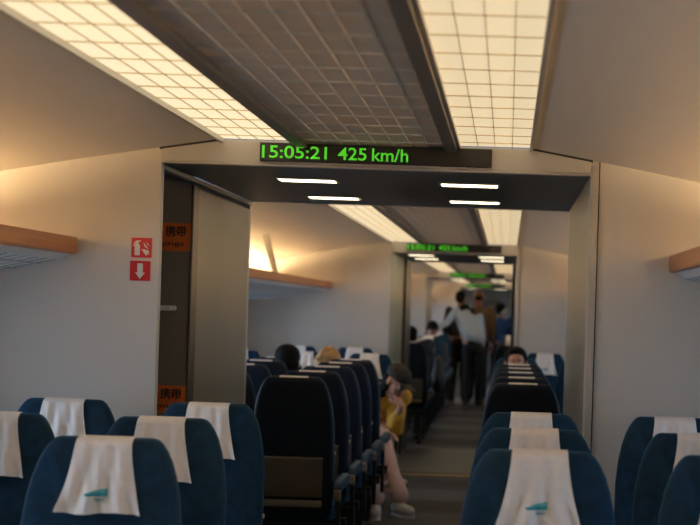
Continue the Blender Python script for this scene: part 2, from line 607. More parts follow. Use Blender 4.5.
def arrow_sign():
    t = thing('arrow_sign', 'red square sign with white downward arrow', 'sign', (-0.846, 6.18, 1.560))
    bm = bmesh.new()
    bx(bm, -0.037, 0.037, -0.003, 0, -0.036, 0.036)
    obj('plate', bm, M['red'], t)
    bm = bmesh.new()
    prism(bm, [(-0.010, 0.027), (0.010, 0.027), (0.010, -0.006), (0.018, -0.006), (0.0, -0.030), (-0.018, -0.006), (-0.010, -0.006)], 'y', -0.0045, -0.003)
    obj('arrow_symbol', bm, M['white'], t)

fire_extinguisher_sign()
arrow_sign()

# floor strips
for (yy, lab) in ((6.22, 'brass floor strip at the nearest bulkhead'), (14.88, 'brass floor strip across the aisle at the second bulkhead')):
    tag(box('threshold_strip', M['brass'], None, -0.55, 0.55, yy, yy + 0.10, 0.0, 0.006), lab, 'floor strip', 'brass threshold strips')
for (y0, y1, h, nm) in VEST:
    struct(box('floor', M['grey_mat'], None, -h, h, y0 + 0.05, min(y1, 39.0) - 0.02, 0.0, 0.004))

# end door
d = box('door_1', M['bluedoor'], None, -0.56, 0.56, 38.96, 39.0, 0, 1.957)
struct(d)
bm = bmesh.new()
bx(bm, -0.30, 0.30, 38.948, 38.96, 0.95, 1.75)
obj('door_window', bm, mat('dim door glass', (0.20, 0.24, 0.32), 0.15), d, bevel=0.003)
bm = bmesh.new()
bx(bm, 0.40, 0.43, 38.93, 38.96, 0.85, 1.15)
obj('door_handle', bm, M['stud'], d, bevel=0.005)

# ------------------------------------------------------------------ ceiling fittings
CNAME = ['nearest carriage section', 'second carriage section', 'third carriage section', 'farthest carriage section']
for ci, (a, b) in enumerate(COMPARTMENTS):
    yb = a + 0.01
    ye = b - 0.001
    cy = (a + b) / 2
    for sd, sn in ((-1, 'left'), (1, 'right')):
        t = thing('ceiling_light', 'long cream lit ceiling panel, %s of the dark grille, in %s' % (sn, CNAME[ci]), 'ceiling light', (sd * 0.43, cy, 2.052), 0, 'lit ceiling panels')
        bm = bmesh.new()
        bx(bm, -0.125, 0.125, yb - cy, ye - cy, -0.001, 0.012)
        obj('diffuser', bm, M['lamp' if sd < 0 else 'lamp_right'], t)
        bm = bmesh.new()
        for k in range(1, 4):
            x = -0.125 + k * 0.0625
            bx(bm, x - 0.0012, x + 0.0012, yb - cy, ye - cy, -0.004, -0.001)
        yy = ye - 0.14
        k = 0
        while yy > yb and yy > -0.5:
            w = 0.003 if k % 8 == 5 else 0.0014
            bx(bm, -0.125, 0.125, yy - w - cy, yy + w - cy, -0.004, -0.001)
            yy -= 0.26
            k += 1
        obj('grid', bm, M['grid_line'], t)
        bm = bmesh.new()
        xo = sd * 0.125
        bx(bm, min(xo, xo + sd * 0.012), max(xo, xo + sd * 0.012), yb - cy, ye - cy, -0.018, 0.012)
        obj('outer_rim', bm, M['trim'], t)
        bm = bmesh.new()
        xi = -sd * 0.125
        bx(bm, min(xi, xi - sd * 0.010), max(xi, xi - sd * 0.010), yb - cy, ye - cy, -0.016, 0.012)
        obj('inner_rim', bm, M['trim'], t)
    t = thing('ceiling_grille', 'brown gridded ceiling panel between the two lit panels in ' + CNAME[ci], 'ceiling grille', (0, cy, 2.045), 0, 'brown ceiling grilles')
    bm = bmesh.new()
    bx(bm, -0.25, 0.25, yb - cy, ye - cy, 0.0, 0.02)
    obj('tile_sheet', bm, M['grille'], t)
    bm = bmesh.new()
    for k in range(1, 8):
        x = -0.25 + k * 0.0625
        bx(bm, x - 0.0013, x + 0.0013, yb - cy, ye - cy, -0.005, 0.0)
    yy = ye - 0.14
    k = 0
    while yy > yb and yy > -0.5:
        w = 0.003 if k % 8 == 7 else 0.0011
        bx(bm, -0.25, 0.25, yy - w - cy, yy + w - cy, -0.004, 0.0)
        yy -= 0.26
        k += 1
    obj('bars', bm, M['grille_line'], t)
    for sd in (-1, 1):
        bm = bmesh.new()
        xs = sorted((sd * 0.25, sd * 0.293))
        bx(bm, xs[0], xs[1], yb - cy, ye - 0.02 - cy, -0.022, 0.02)
        obj('side_frame', bm, M['frame'], t, bevel=0.004)

# luggage shelves with their cove tubes
for ci, (a, b) in enumerate(COMPARTMENTS):
    cy = (a + b) / 2
    L0, L1 = a + 0.002 - cy, b - 0.002 - cy
    for sd, sn in ((-1, 'left'), (1, 'right')):
        t = thing('luggage_shelf', 'overhead luggage shelf with orange wooden edge along the %s wall, %s' % (sn, CNAME[ci]), 'luggage shelf', (sd * 1.074, cy, 1.643), 0, 'overhead luggage shelves')
        bm = bmesh.new()
        bx(bm, min(0, sd * 0.032), max(0, sd * 0.032), L0, L1, -0.030, 0.032)
        obj('wooden_edge', bm, M['orange_wood'], t, bevel=0.008)
        bm = bmesh.new()
        pts = [(sd * 0.032, 0.012), (sd * 0.735, 0.0), (sd * 0.735, -0.03), (sd * 0.032, -0.02)]
        prism(bm, pts, 'y', L0, L1)
        obj('deck', bm, M['shelf_grey'], t)
        bm = bmesh.new()
        prism(bm, [(sd * 0.033, -0.020), (sd * 0.735, -0.031), (sd * 0.735, -0.150), (sd * 0.30, -0.104), (sd * 0.06, -0.050), (sd * 0.035, -0.034)], 'y', L0, L1)
        obj('underside_panel', bm, M['shelf_white'], t)
        bm = bmesh.new()
        def under(x):
            return -0.050 - (x - 0.06) * 0.225 if x < 0.30 else -0.104 - (x - 0.30) * 0.1057
        for k in range(1, 8):
            x = 0.05 + k * 0.085
            bx(bm, sd * x - 0.003, sd * x + 0.003, L0, L1, under(x) - 0.003, under(x) + 0.003)
        yy = L1 - 0.07
        while yy > L0:
            prism(bm, [(sd * 0.06, -0.053), (sd * 0.30, -0.107), (sd * 0.733, -0.153), (sd * 0.733, -0.147), (sd * 0.30, -0.101), (sd * 0.06, -0.047)], 'y', yy - 0.003, yy + 0.003)
            yy -= 0.12
        obj('underside_grid', bm, M['shelf_grey'], t)
        nb = max(1, int((b - a) / 3.3))
        for k in range(nb):
            yb = b - 3.5 - k * 3.3 - cy
            bm = bmesh.new()
            prism(bm, [(sd * 0.005, 0.028), (sd * 0.045, 0.028), (sd * 0.125, 0.298), (sd * 0.085, 0.307)], 'y', yb - 0.02, yb + 0.02)
            obj('strut', bm, M['trim'], t)
        u = thing('cove_light', 'warm tube lamp lying on the %s luggage shelf against the wall, %s' % (sn, CNAME[ci]), 'lamp', (sd * 1.70, cy, 1.656), 0, 'cove tubes above the shelves')
        bm = bmesh.new()
        yy = L0 + 0.05
        while yy < L1 - 0.3:
            cyl(bm, (0, yy, 0.035), (0, min(yy + 1.15, L1 - 0.05), 0.035), 0.014, 10)
            yy += 1.2
        obj('tube', bm, M['cove'], u)
        bm = bmesh.new()
        bx(bm, -0.025, 0.025, L0 + 0.03, L1 - 0.03, 0.0, 0.018)
        xa = sorted((-sd * 0.045, -sd * 0.025))
        prism(bm, [(-sd * 0.025, 0.0), (-sd * 0.045, 0.0), (-sd * 0.062, 0.058), (-sd * 0.058, 0.060)], 'y', L0 + 0.03, L1 - 0.03)  # unseen lip added to screen the tube and throw its light upward
        obj('batten', bm, M['shelf_white'], u)

# ------------------------------------------------------------------ seats
OUT = [(0.0, 0.118, 0.010), (0.004, 0.130, 0.024), (0.014, 0.141, 0.033), (0.032, 0.154, 0.037), (0.06, 0.168, 0.040), (0.10, 0.181, 0.043), (0.15, 0.192, 0.046), (0.23, 0.201, 0.050), (0.38, 0.204, 0.055), (0.55, 0.201, 0.058), (0.68, 0.19, 0.055), (0.705, 0.175, 0.04)]
ZT = 1.102
def outl(d):
    if d <= 0:
        return OUT[0][1:]
    for (d0, w0, t0), (d1, w1, t1) in zip(OUT, OUT[1:]):
        if d <= d1:
            k = (d - d0) / (d1 - d0)
            return w0 + (w1 - w0) * k, t0 + (t1 - t0) * k
    return OUT[-1][1:]
def yc(z):
    return 0.005 + (z - 0.42) * 0.178
PEX = 4.2
def y_front(x, d):
    w, th = outl(d)
    u = min(1.0, abs(x) / w)
    return yc(ZT - d) - th * (1 - u ** PEX) ** (1 / PEX)
def y_rear(x, d):
    w, th = outl(d)
    u = min(1.0, abs(x) / w)
    return yc(ZT - d) + th * (1 - u ** PEX) ** (1 / PEX)

def backrest_bm():
    bm = bmesh.new()
    N = 40
    rings = []
    for (d, w, th) in OUT:
        ring = []
        for i in range(N):
            a = 2 * math.pi * i / N
            c, s = math.cos(a), math.sin(a)
            x = w * math.copysign(abs(c) ** (2 / PEX), c)
            y = th * math.copysign(abs(s) ** (2 / PEX), s)
            ring.append(bm.verts.new((x, yc(ZT - d) + y, ZT - d)))
        rings.append(ring)
    for r0, r1 in zip(rings, rings[1:]):
        for i in range(N):
            f = bm.faces.new((r0[i], r1[i], r1[(i + 1) % N], r0[(i + 1) % N]))
            mid = (i + 0.5) / N
            f.material_index = 1 if 0.02 < mid < 0.48 else 0     # rear face is the darker shell
    bm.faces.new(rings[0])
    bm.faces.new(rings[-1][::-1])
    return bm

def cover_hw(q):
    return 0.0705 + 0.012 * q + 0.025 * q * q

def cover_y(u, x, d, q):
    fold = 0.0032 * math.sin(9 * u + 3.5 * q + 0.6) * (0.25 + q) + 0.0026 * math.sin(16 * u - 8 * q) * q
    fold += 0.0035 * math.exp(-((u - 0.25 + 0.9 * (q - .3)) / 0.14) ** 2) * q + 0.0035 * math.exp(-((u - 0.45 - .25 * q) / 0.10) ** 2) * q
    fold += 0.004 * math.exp(-((u + 0.35 + 0.5 * (q - .8)) / 0.12) ** 2) * math.exp(-((q - .85) / .25) ** 2)
    return y_front(x, d) - 0.008 - 1.8 * fold - 0.004 * q * q

def cover_bm():
    bm = bmesh.new()
    path = []
    for d in (0.0035, 0.002):
        path.append(('r', d))
    path.append(('t', 0.0))
    nf = 30
    for k in range(nf + 1):
        path.append(('f', 0.003 + k / nf * 0.181))
    nx = 30
    rows = []
    for (sd, d) in path:
        q = max(0.0, d / 0.184) if sd == 'f' else 0.0
        hw = cover_hw(q)
        if sd == 'r':
            hw = 0.071
        row = []
        for i in range(nx + 1):
            u = i / nx * 2 - 1
            x = u * hw
            if sd == 'f':
                y = cover_y(u, x, d, q)
                z = ZT - d + (0.003 * math.sin(4 * u) if q > 0.9 else 0)
            elif sd == 'r':
                y = y_rear(x, d) + 0.004
                z = ZT - d
            else:
                y = yc(ZT)
                z = ZT + 0.0035
            row.append(bm.verts.new((x, y, z)))
        rows.append(row)
    for r0, r1 in zip(rows, rows[1:]):
        for i in range(nx):
            bm.faces.new((r0[i], r0[i + 1], r1[i + 1], r1[i]))
    bmesh.ops.recalc_face_normals(bm, faces=bm.faces)
    bmesh.ops.solidify(bm, geom=list(bm.faces), thickness=0.0015)
    return bm

def logo_bm(which):
    """swoosh printed low on the cloth, laid on the draped surface"""
    bm = bmesh.new()
    def put(x, d):
        q = d / 0.184
        return (x, cover_y(x / cover_hw(q), x, d, q) - 0.0030, ZT - d)
    n = 14
    a, b = [], []
    for i in range(n + 1):
        t = i / n
        x = -0.034 + 0.055 * t
        if which == 0:      # upper, paler sweep
            top = 0.136 - 0.013 * math.sin(t * 1.5)
            bot = 0.137 - 0.0075 * t
        else:               # lower, darker wedge
            top = 0.1372 - 0.007 * t
            bot = 0.1415 - 0.006 * t * 0.2 + 0.002 * t * t
            if t < 0.12:
                bot = 0.139 + 0.0025 * t / 0.12
        a.append(put(x, top))
        b.append(put(x, bot))
    A = [bm.verts.new(p) for p in a]
    B = [bm.verts.new(p) for p in b]
    for i in range(n):
        bm.faces.new((A[i], B[i], B[i + 1], A[i + 1]))
    bmesh.ops.recalc_face_normals(bm, faces=bm.faces)
    bmesh.ops.solidify(bm, geom=list(bm.faces), thickness=0.0006)
    return bm

def cushion_bm():
    bm = bmesh.new()
    N = 36
    rings = []
    for (z, sx, sy) in ((0.365, 0.17, 0.215), (0.375, 0.192, 0.24), (0.42, 0.198, 0.248), (0.448, 0.194, 0.244), (0.462, 0.175, 0.22), (0.466, 0.12, 0.15)):
        ring = []
        for i in range(N):
            a = 2 * math.pi * i / N
            c, s = math.cos(a), math.sin(a)
            ring.append(bm.verts.new((sx * math.copysign(abs(c) ** 0.42, c), -0.225 + sy * math.copysign(abs(s) ** 0.42, s), z)))
        rings.append(ring)
    for r0, r1 in zip(rings, rings[1:]):
        for i in range(N):
            bm.faces.new((r0[i], r1[i], r1[(i + 1) % N], r0[(i + 1) % N]))
    bm.faces.new(rings[0])
    bm.faces.new(rings[-1][::-1])
    return bm

def rounded_bar(x0, x1, pts, n):
    bm = bmesh.new()
    prism(bm, pts, 'x', x0, x1)
    return bm

def make_seat():
    t = thing('train_seat', 'seat', 'seat', (0, 0, 0), 0)
    obj('backrest', backrest_bm(), [M['fabric'], M['shell']], t, smooth=True)
    obj('seat_cushion', cushion_bm(), M['fabric'], t, smooth=True)
    cv = obj('headrest_cover', cover_bm(), M['cloth'], t, smooth=True)
    cv['label'] = 'white cloth headrest cover with teal swoosh print'
    obj('swoosh', logo_bm(0), M['teal_light'], cv)
    obj('swoosh', logo_bm(1), M['teal'], cv)
    xw = (-0.008, 0.017)
    yy = min(cover_y(x / cover_hw(0.815), x, 0.15, 0.815) for x in (-0.008, 0.0, 0.008, 0.017)) - 0.003
    text_mesh('print', 'SMT', M['teal'], cv, xw[0], xw[1], ZT - 0.1535, ZT - 0.1465, yy, 0.02, depth=0.0006)
    # folded table and rail on the rear
    bm = bmesh.new()
    def rear(d):
        return yc(ZT - d) + 0.052
    prism(bm, [(rear(0.405), ZT - 0.405), (rear(0.405) + 0.018, ZT - 0.407), (rear(0.60) + 0.02, ZT - 0.60), (rear(0.60), ZT - 0.60)], 'x', -0.15, 0.15)
    tb = obj('fold_table', bm, M['table'], t, bevel=0.005, smooth=True)
    bm = bmesh.new()
    prism(bm, [(rear(0.403), ZT - 0.398), (rear(0.403) + 0.02, ZT - 0.400), (rear(0.405) + 0.02, ZT - 0.408), (rear(0.405), ZT - 0.408)], 'x', -0.15, 0.15)
    obj('table_edge', bm, M['table_edge'], tb)
    bm = bmesh.new()
    prism(bm, [(rear(0.615), ZT - 0.615), (rear(0.615) + 0.03, ZT - 0.617), (rear(0.65) + 0.03, ZT - 0.65), (rear(0.65), ZT - 0.65)], 'x', -0.15, 0.15)
    obj('back_pocket_rail', bm, M['table_edge'], t, bevel=0.006, smooth=True)
    for sd in (-1, 1):
        # arm: side plate, padded top, bronze end
        x0, x1 = sorted((sd * 0.203, sd * 0.246))
        bm = bmesh.new()
        prism(bm, [(0.075, 0.575), (0.09, 0.545), (0.075, 0.53), (-0.36, 0.53), (-0.385, 0.548), (-0.37, 0.578), (-0.33, 0.588), (0.04, 0.588)], 'x', x0, x1)
        ar = obj('armrest', bm, M['armpad'], t, bevel=0.008, smooth=True)
        bm = bmesh.new()
        xm = sd * 0.2245
        prism(bm, [(0.08, 0.548), (0.094, 0.54), (0.088, 0.49), (0.055, 0.475), (0.045, 0.529), (0.06, 0.545)], 'x', xm - 0.018, xm + 0.018)
        obj('end_cap', bm, M['armcap'], ar, bevel=0.006, smooth=True)
        bm = bmesh.new()
        prism(bm, [(0.06, 0.53), (0.02, 0.53), (-0.05, 0.20), (0.0, 0.20)], 'x', xm - 0.012, xm + 0.012)
        obj('arm_post', bm, M['steel'], ar)
        bm = bmesh.new()
        cyl(bm, (sd * 0.195, 0.065, ZT - 0.38), (sd * 0.209, 0.065, ZT - 0.38), 0.009, 12)
        obj('hinge_stud', bm, M['stud'], t)
    bm = bmesh.new()
    bx(bm, -0.235, 0.235, -0.36, -0.30, 0.30, 0.355)
    bx(bm, -0.235, 0.235, -0.08, -0.02, 0.30, 0.355)
    bx(bm, -0.16, 0.16, -0.40, 0.02, 0.35, 0.37)
    obj('seat_frame', bm, M['steel'], t)
    for sd in (-1, 1):
        bm = bmesh.new()
        prism(bm, [(-0.38, 0.0), (-0.02, 0.0), (-0.02, 0.02), (-0.12, 0.04), (-0.15, 0.31), (-0.23, 0.31), (-0.26, 0.04), (-0.38, 0.02)], 'x', sd * 0.12 - 0.02, sd * 0.12 + 0.02)
        obj('leg', bm, M['steel'], t)
    return t

seat0 = make_seat()
seat_used = []
LEAN = 0.125
def seat(x, ytop, away, label, group):
    loc = (x, ytop + (LEAN if away else -LEAN), 0)
    rz = math.pi if away else 0.0
    if not seat_used:
        seat_used.append(1)
        seat0.location = loc
        seat0.rotation_euler = (0, 0, rz)
        seat0['label'] = label
        seat0['group'] = group
        return seat0
    return dup(seat0, loc, rz, label, group)

C1, C2, C3 = 0.55, 1.05, 1.55
G1 = 'blue seats facing the camera before the first bulkhead'
NEAR = [4.32, 5.12, 5.92]
ordn = ['front', 'middle', 'rear']
for k, y in enumerate(NEAR):
    seat((-0.512, -0.532, -0.532)[k], y, False, 'blue seat facing the camera in the %s row, immediately left of the near aisle' % ordn[k], G1)
    seat(0.587, y, False, 'blue seat facing the camera in the %s row, immediately right of the near aisle' % ordn[k], G1)
    seat(1.085, y, False, 'blue seat facing the camera at the right picture edge, %s of three rows' % ordn[k], G1)
seat(-1.03, NEAR[1], False, 'blue seat cut by the left picture edge, white cloth half visible', G1)
seat(-1.034, NEAR[2], False, 'blue seat against the left partition below the overhead shelf', G1)

ORD = ['first', 'second', 'third', 'fourth', 'fifth', 'sixth']
G2 = 'dark seat backs facing away in the second section'
MID = [8.40, 9.18, 9.96, 10.72, 11.44]
for k, y in enumerate(MID):
    seat(-C1, y, True, 'dark seat back turned away, left aisle side, %s row past the nearest bulkhead' % ORD[k], G2)
    seat(0.58, y, True, 'dark seat back turned away, right aisle side, %s row past the nearest bulkhead' % ORD[k], G2)
    if k >= 1:
        seat(-C2, y, True, 'dark seat back turned away, second from left aisle, %s row past the nearest bulkhead' % ORD[k], G2)
    if k >= 3:
        seat(1.08, y, True, 'dark seat back turned away, second from right aisle, %s row past the nearest bulkhead' % ORD[k], G2)
G3 = 'blue seats with white cloths facing back in the second section'
FY = 13.0
seat(-C1, FY, False, 'blue seat with white cloth behind the passenger in yellow', G3)
seat(-C2, FY, False, 'blue seat with white cloth behind the blonde passenger', G3)
seat(-C3, FY, False, 'blue seat with white cloth left of the dark haired passenger, by window', G3)
seat(0.575, FY, False, 'blue seat behind the passenger peering over the right seat backs', G3)
seat(1.078, FY, False, 'blue seat right of the peering passenger, mostly hidden by corridor panel', G3)
LY = 14.86
seat(-0.83, LY, False, 'blue seat with white cloth against second bulkhead wall, left, nearer the aisle', G3)
seat(-1.33, LY, False, 'blue seat with white cloth against second bulkhead wall, left, farther from aisle', G3)
seat(0.83, LY, False, 'blue seat with white cloth against second bulkhead wall, right of the peering passenger', G3)
seat(1.33, LY, False, 'blue seat against second bulkhead wall, far right, hidden behind corridor panel', G3)

G4 = 'small distant seats beyond the second bulkhead'
FAR_A = [18.25, 19.05, 19.85, 20.65]
FAR_F = [22.4, 23.2, 24.05, 24.9, 25.8]
for k, y in enumerate(FAR_A):
    seat(-C1, y, True, 'distant dark seat back, left aisle side, %s row beyond the second bulkhead' % ORD[k], G4)
    seat(C1, y, True, 'distant dark seat back, right aisle side, %s row beyond the second bulkhead' % ORD[k], G4)
for k, y in enumerate(FAR_F):
    seat(-C1, y, False, 'distant blue seat facing back, left aisle side, %s facing row before standing people' % ORD[k], G4)
    seat(C1, y, False, 'distant blue seat facing back, right aisle side, %s facing row before standing people' % ORD[k], G4)

# ------------------------------------------------------------------ people
def ball(bm, c, r, n=14):
    r = (r, r, r) if not isinstance(r, (tuple, list)) else r
    m = Matrix.Translation(Vector(c)) @ Matrix.Diagonal((*r, 1))
    bmesh.ops.create_uvsphere(bm, u_segments=n, v_segments=max(6, n // 2 + 1), radius=1.0, matrix=m)

def capsule(bm, p0, p1, r0, r1):
    p0, p1 = Vector(p0), Vector(p1)
    if (p1 - p0).length > 1e-4:
        cyl(bm, p0, p1, r0, 14, r1)
    ball(bm, p0, r0, 12)
    ball(bm, p1, r1, 12)

def remeshed(name, bm, m, parent, voxel, smooth=4):
    """fuse overlapping shapes into one continuous skin"""
    bmesh.ops.recalc_face_normals(bm, faces=bm.faces)
    me = bpy.data.meshes.new(name)
    bm.to_mesh(me)
    bm.free()
    tmp = bpy.data.objects.new(name, me)
    COL.objects.link(tmp)
    md = tmp.modifiers.new('r', 'REMESH')
    md.mode = 'VOXEL'
    md.voxel_size = voxel
    if smooth:
        ms = tmp.modifiers.new('s', 'SMOOTH')
        ms.iterations = smooth
        ms.factor = 0.5
    dg = bpy.context.evaluated_depsgraph_get()
    dg.update()
    out = bpy.data.meshes.new_from_object(tmp.evaluated_get(dg))
    bpy.data.objects.remove(tmp)
    bpy.data.meshes.remove(me)
    out.name = name
    out.polygons.foreach_set('use_smooth', [True] * len(out.polygons))
    out.materials.clear()
    return link(name, out, parent, [m])

def hand(bm, wrist, d, palm, thumb, curl=0.5, s=1.0):
    """palm and five fingers; d points along the hand, palm is where the palm looks, thumb the thumb side"""
    d = Vector(d).normalized()
    palm = Vector(palm)
    palm = (palm - d * palm.dot(d)).normalized()
    side = d.cross(palm)
    if side.dot(Vector(thumb)) < 0:
        side = -side
    w = Vector(wrist)
    for k in range(4):
        o = (0.027 - 0.018 * k) * s
        base = w + d * 0.085 * s + side * o
        capsule(bm, w + side * o * 0.6 + d * 0.01 * s, base, 0.014 * s, 0.012 * s)
        L = (0.072, 0.080, 0.074, 0.058)[k] * s
        a1, a2 = curl * 0.6, curl * 1.5
        m1 = base + (d * math.cos(a1) + palm * math.sin(a1)) * L * 0.5
        e1 = m1 + (d * math.cos(a2) + palm * math.sin(a2)) * L * 0.5
        capsule(bm, base, m1, 0.0098 * s, 0.0088 * s)
        capsule(bm, m1, e1, 0.0088 * s, 0.0075 * s)
    t0 = w + d * 0.025 * s + side * 0.026 * s
    t1 = t0 + (d * 0.6 + side * 0.7 + palm * 0.3).normalized() * 0.04 * s
    t2 = t1 + (d * 0.85 + side * 0.15 + palm * 0.4).normalized() * 0.03 * s
    capsule(bm, t0, t1, 0.0125 * s, 0.0105 * s)
    capsule(bm, t1, t2, 0.0105 * s, 0.0085 * s)

def head_frame(face, up=(0, 0, 1)):
    f = Vector(face).normalized()
    u = Vector(up)
    u = (u - f * u.dot(f)).normalized()
    r = f.cross(u)            # the head's own right
    return f, u, r

def head_shape(bm, c, face, up=(0, 0, 1), s=1.0):
    f, u, r = head_frame(face, up)
    c = Vector(c)
    def P(a, b, d):
        return c + (r * a + f * b + u * d) * s
    rot = Matrix((r, f, u)).transposed().to_4x4()
    def ell(p, rad):
        m = Matrix.Translation(P(*p)) @ rot @ Matrix.Diagonal((rad[0] * s, rad[1] * s, rad[2] * s, 1))
        bmesh.ops.create_uvsphere(bm, u_segments=18, v_segments=12, radius=1.0, matrix=m)
    ell((0, -0.012, 0.035), (0.074, 0.092, 0.080))      # skull
    ell((0, 0.022, -0.025), (0.060, 0.064, 0.085))      # face
    ell((0, 0.050, -0.085), (0.030, 0.028, 0.026))      # chin
    capsule(bm, P(0, 0.083, 0.012), P(0, 0.102, -0.028), 0.008 * s, 0.013 * s)   # nose
    for a in (-1, 1):
        ell((a * 0.076, -0.008, -0.005), (0.010, 0.020, 0.032))   # ears
        ell((a * 0.030, 0.076, 0.022), (0.022, 0.010, 0.008))     # brow
        ell((a * 0.040, 0.062, -0.030), (0.022, 0.020, 0.022))    # cheek
    return P

def head_details(parent, c, face, up=(0, 0, 1), s=1.0, hair='hair'):
    f, u, r = head_frame(face, up)
    c = Vector(c)
    def P(a, b, d):
        return c + (r * a + f * b + u * d) * s
    for a in (-1, 1):
        bm = bmesh.new()
        ball(bm, P(a * 0.030, 0.076, 0.002), 0.0125 * s, 12)
        obj('eye', bm, M['eye'], parent, smooth=True)
        bm = bmesh.new()
        ball(bm, P(a * 0.030, 0.0845, 0.001), 0.0065 * s, 10)
        obj('iris', bm, M['hair'], parent, smooth=True)
        bm = bmesh.new()
        capsule(bm, P(a * 0.014, 0.086, 0.023), P(a * 0.046, 0.076, 0.026), 0.0045 * s, 0.0035 * s)
        obj('eyebrow', bm, M[hair], parent, smooth=True)
    bm = bmesh.new()
    capsule(bm, P(-0.020, 0.080, -0.058), P(0, 0.086, -0.056), 0.005 * s, 0.007 * s)
    capsule(bm, P(0, 0.086, -0.056), P(0.020, 0.080, -0.058), 0.007 * s, 0.005 * s)
    obj('mouth', bm, M['lips'], parent, smooth=True)

def hair_cap(parent, c, face, m, up=(0, 0, 1), s=1.0, kind='short', voxel=0.008):
    f, u, r = head_frame(face, up)
    c = Vector(c)
    rot = Matrix((r, f, u)).transposed().to_4x4()
    bm = bmesh.new()
    def ell(p, rad):
        q = c + (r * p[0] + f * p[1] + u * p[2]) * s
        mm = Matrix.Translation(q) @ rot @ Matrix.Diagonal((rad[0] * s, rad[1] * s, rad[2] * s, 1))
        bmesh.ops.create_uvsphere(bm, u_segments=18, v_segments=12, radius=1.0, matrix=mm)
    if kind == 'fringe':            # bald on top, hair round the back
        ell((0, -0.045, 0.0), (0.079, 0.066, 0.045))
    else:
        ell((0, -0.022, 0.052), (0.085, 0.094, 0.076))
        ell((0, -0.048, 0.0), (0.082, 0.066, 0.075))
        ell((0, 0.052, 0.092), (0.058, 0.026, 0.022))
        for a in (-1, 1):
            ell((a * 0.068, 0.010, 0.04), (0.014, 0.03, 0.045))
        if kind == 'long':
            for a in (-1, 0, 1):
                ell((a * 0.05, -0.055, -0.07), (0.04, 0.035, 0.10))
        if kind == 'fluffy':
            rnd = random.Random(3)
            for k in range(26):
                a = rnd.uniform(0, 6.28)
                b = rnd.uniform(0.1, 1.3)
                ell((0.085 * math.cos(a) * math.sin(b), -0.02 + 0.095 * math.sin(a) * math.sin(b) * (0.4 if math.sin(a) > 0 else 1), 0.05 + 0.085 * math.cos(b)), (0.026, 0.026, 0.022))
        if kind == 'bun':
            ell((0, -0.10, 0.05), (0.045, 0.045, 0.045))
    return remeshed('hair', bm, m, parent, voxel, 3)

def torso_shape(bm, hip, chest, neck, right, hw=0.15, sw=0.17, depth=0.09, g=0.0):
    """pelvis, waist and rib cage as a run of wide flattened volumes"""
    hip, chest, neck = Vector(hip), Vector(chest), Vector(neck)
    r = Vector(right).normalized()
    for a in (-1, -0.35, 0.35, 1):
        k = 1 if abs(a) > 0.9 else 0
        capsule(bm, hip + r * a * (hw - depth) , chest + r * a * (sw - depth) * 0.95, depth + g, depth * 1.02 + g)
    # shoulder line slopes from neck
    up = (neck - chest).normalized()
    for a in (-1, 1):
        capsule(bm, chest + r * a * 0.05, chest + up * 0.055 + r * a * (sw - 0.02), depth * 0.8 + g, 0.055 + g)
    capsule(bm, chest, neck - up * 0.06, depth * 0.8 + g, 0.06 + g)

def seated(name_label, x, y, away, head_z, skin, shirt, trousers, hair_mat, hair_kind='short', head_dx=0.0, head_dy=0.0, face=None, voxel=0.011, details=False, group=None):
    """a passenger sitting in a seat whose cushion centre is near (x, y)"""
    s = 1 if away else -1                      # the way the sitter looks along Y
    t = thing('person', name_label, 'person', (x, y, 0), 0, group)
    c = Vector((head_dx, head_dy, head_z))
    fwd = Vector((0, s, 0))
    right = Vector((s, 0, 0))
    face = Vector(face) if face else fwd
    hip = Vector((0, -0.13 * s, 0.585))
    chest = Vector((head_dx * 0.55, -0.13 * s + head_dy * 0.5, head_z - 0.275))
    neck = Vector((head_dx * 0.85, head_dy - 0.02 * s, head_z - 0.13))
    bm = bmesh.new()
    torso_shape(bm, hip, chest, neck, right)
    capsule(bm, neck - Vector((0, 0, 0.06)), c + Vector((0, -0.015 * s, -0.05)), 0.052, 0.050)
    head_shape(bm, c, face)
    sh = bmesh.new()
    torso_shape(sh, hip, chest, neck, right, g=0.012)
    tr = bmesh.new()
    capsule(tr, hip + right * -0.06, hip + right * 0.06, 0.115, 0.115)
    for a in (-1, 1):
        S = chest + right * a * 0.16 + Vector((0, 0, 0.05))
        E = chest + right * a * 0.185 + fwd * 0.06 + Vector((0, 0, -0.24))
        Wr = Vector((0, 0, 0.585)) + right * a * 0.09 + fwd * 0.16
        capsule(bm, S, E, 0.045, 0.036)
        capsule(bm, E, Wr, 0.036, 0.025)
        hand(bm, Wr, fwd * 1.0 + Vector((0, 0, -0.25)), (0, 0, -1), right * -a, 0.35)
        capsule(sh, S, E, 0.058, 0.05)
        capsule(sh, E, Wr - (Wr - E) * 0.12, 0.048, 0.038)
        H = hip + right * a * 0.09
        K = Vector((0, 0, 0.53)) + right * a * 0.11 + fwd * 0.30
        A = Vector((0, 0, 0.09)) + right * a * 0.10 + fwd * 0.27
        capsule(bm, H, K, 0.075, 0.052)
        capsule(bm, K, A, 0.05, 0.034)
        capsule(bm, A + Vector((0, 0, -0.045)), A + Vector((0, 0, -0.055)) + fwd * 0.13, 0.035, 0.028)
        capsule(tr, H, K, 0.088, 0.066)
        capsule(tr, K, A, 0.066, 0.052)
        b2 = bmesh.new()
        capsule(b2, A + Vector((0, 0, -0.045)) - fwd * 0.03, A + Vector((0, 0, -0.047)) + fwd * 0.15, 0.044, 0.038)
        bmesh.ops.transform(b2, matrix=Matrix.Identity(4), verts=b2.verts)
        remeshed('shoe', b2, M['black'], t, 0.012, 2)
    remeshed('body', bm, M[skin], t, voxel if not details else 0.006, 3)
    remeshed('shirt', sh, M[shirt], t, 0.012, 5)
    remeshed('trousers', tr, M[trousers], t, 0.013, 5)
    hair_cap(t, c, face, M[hair_mat], kind=hair_kind)
    if details:
        head_details(t, c, face)
    return t

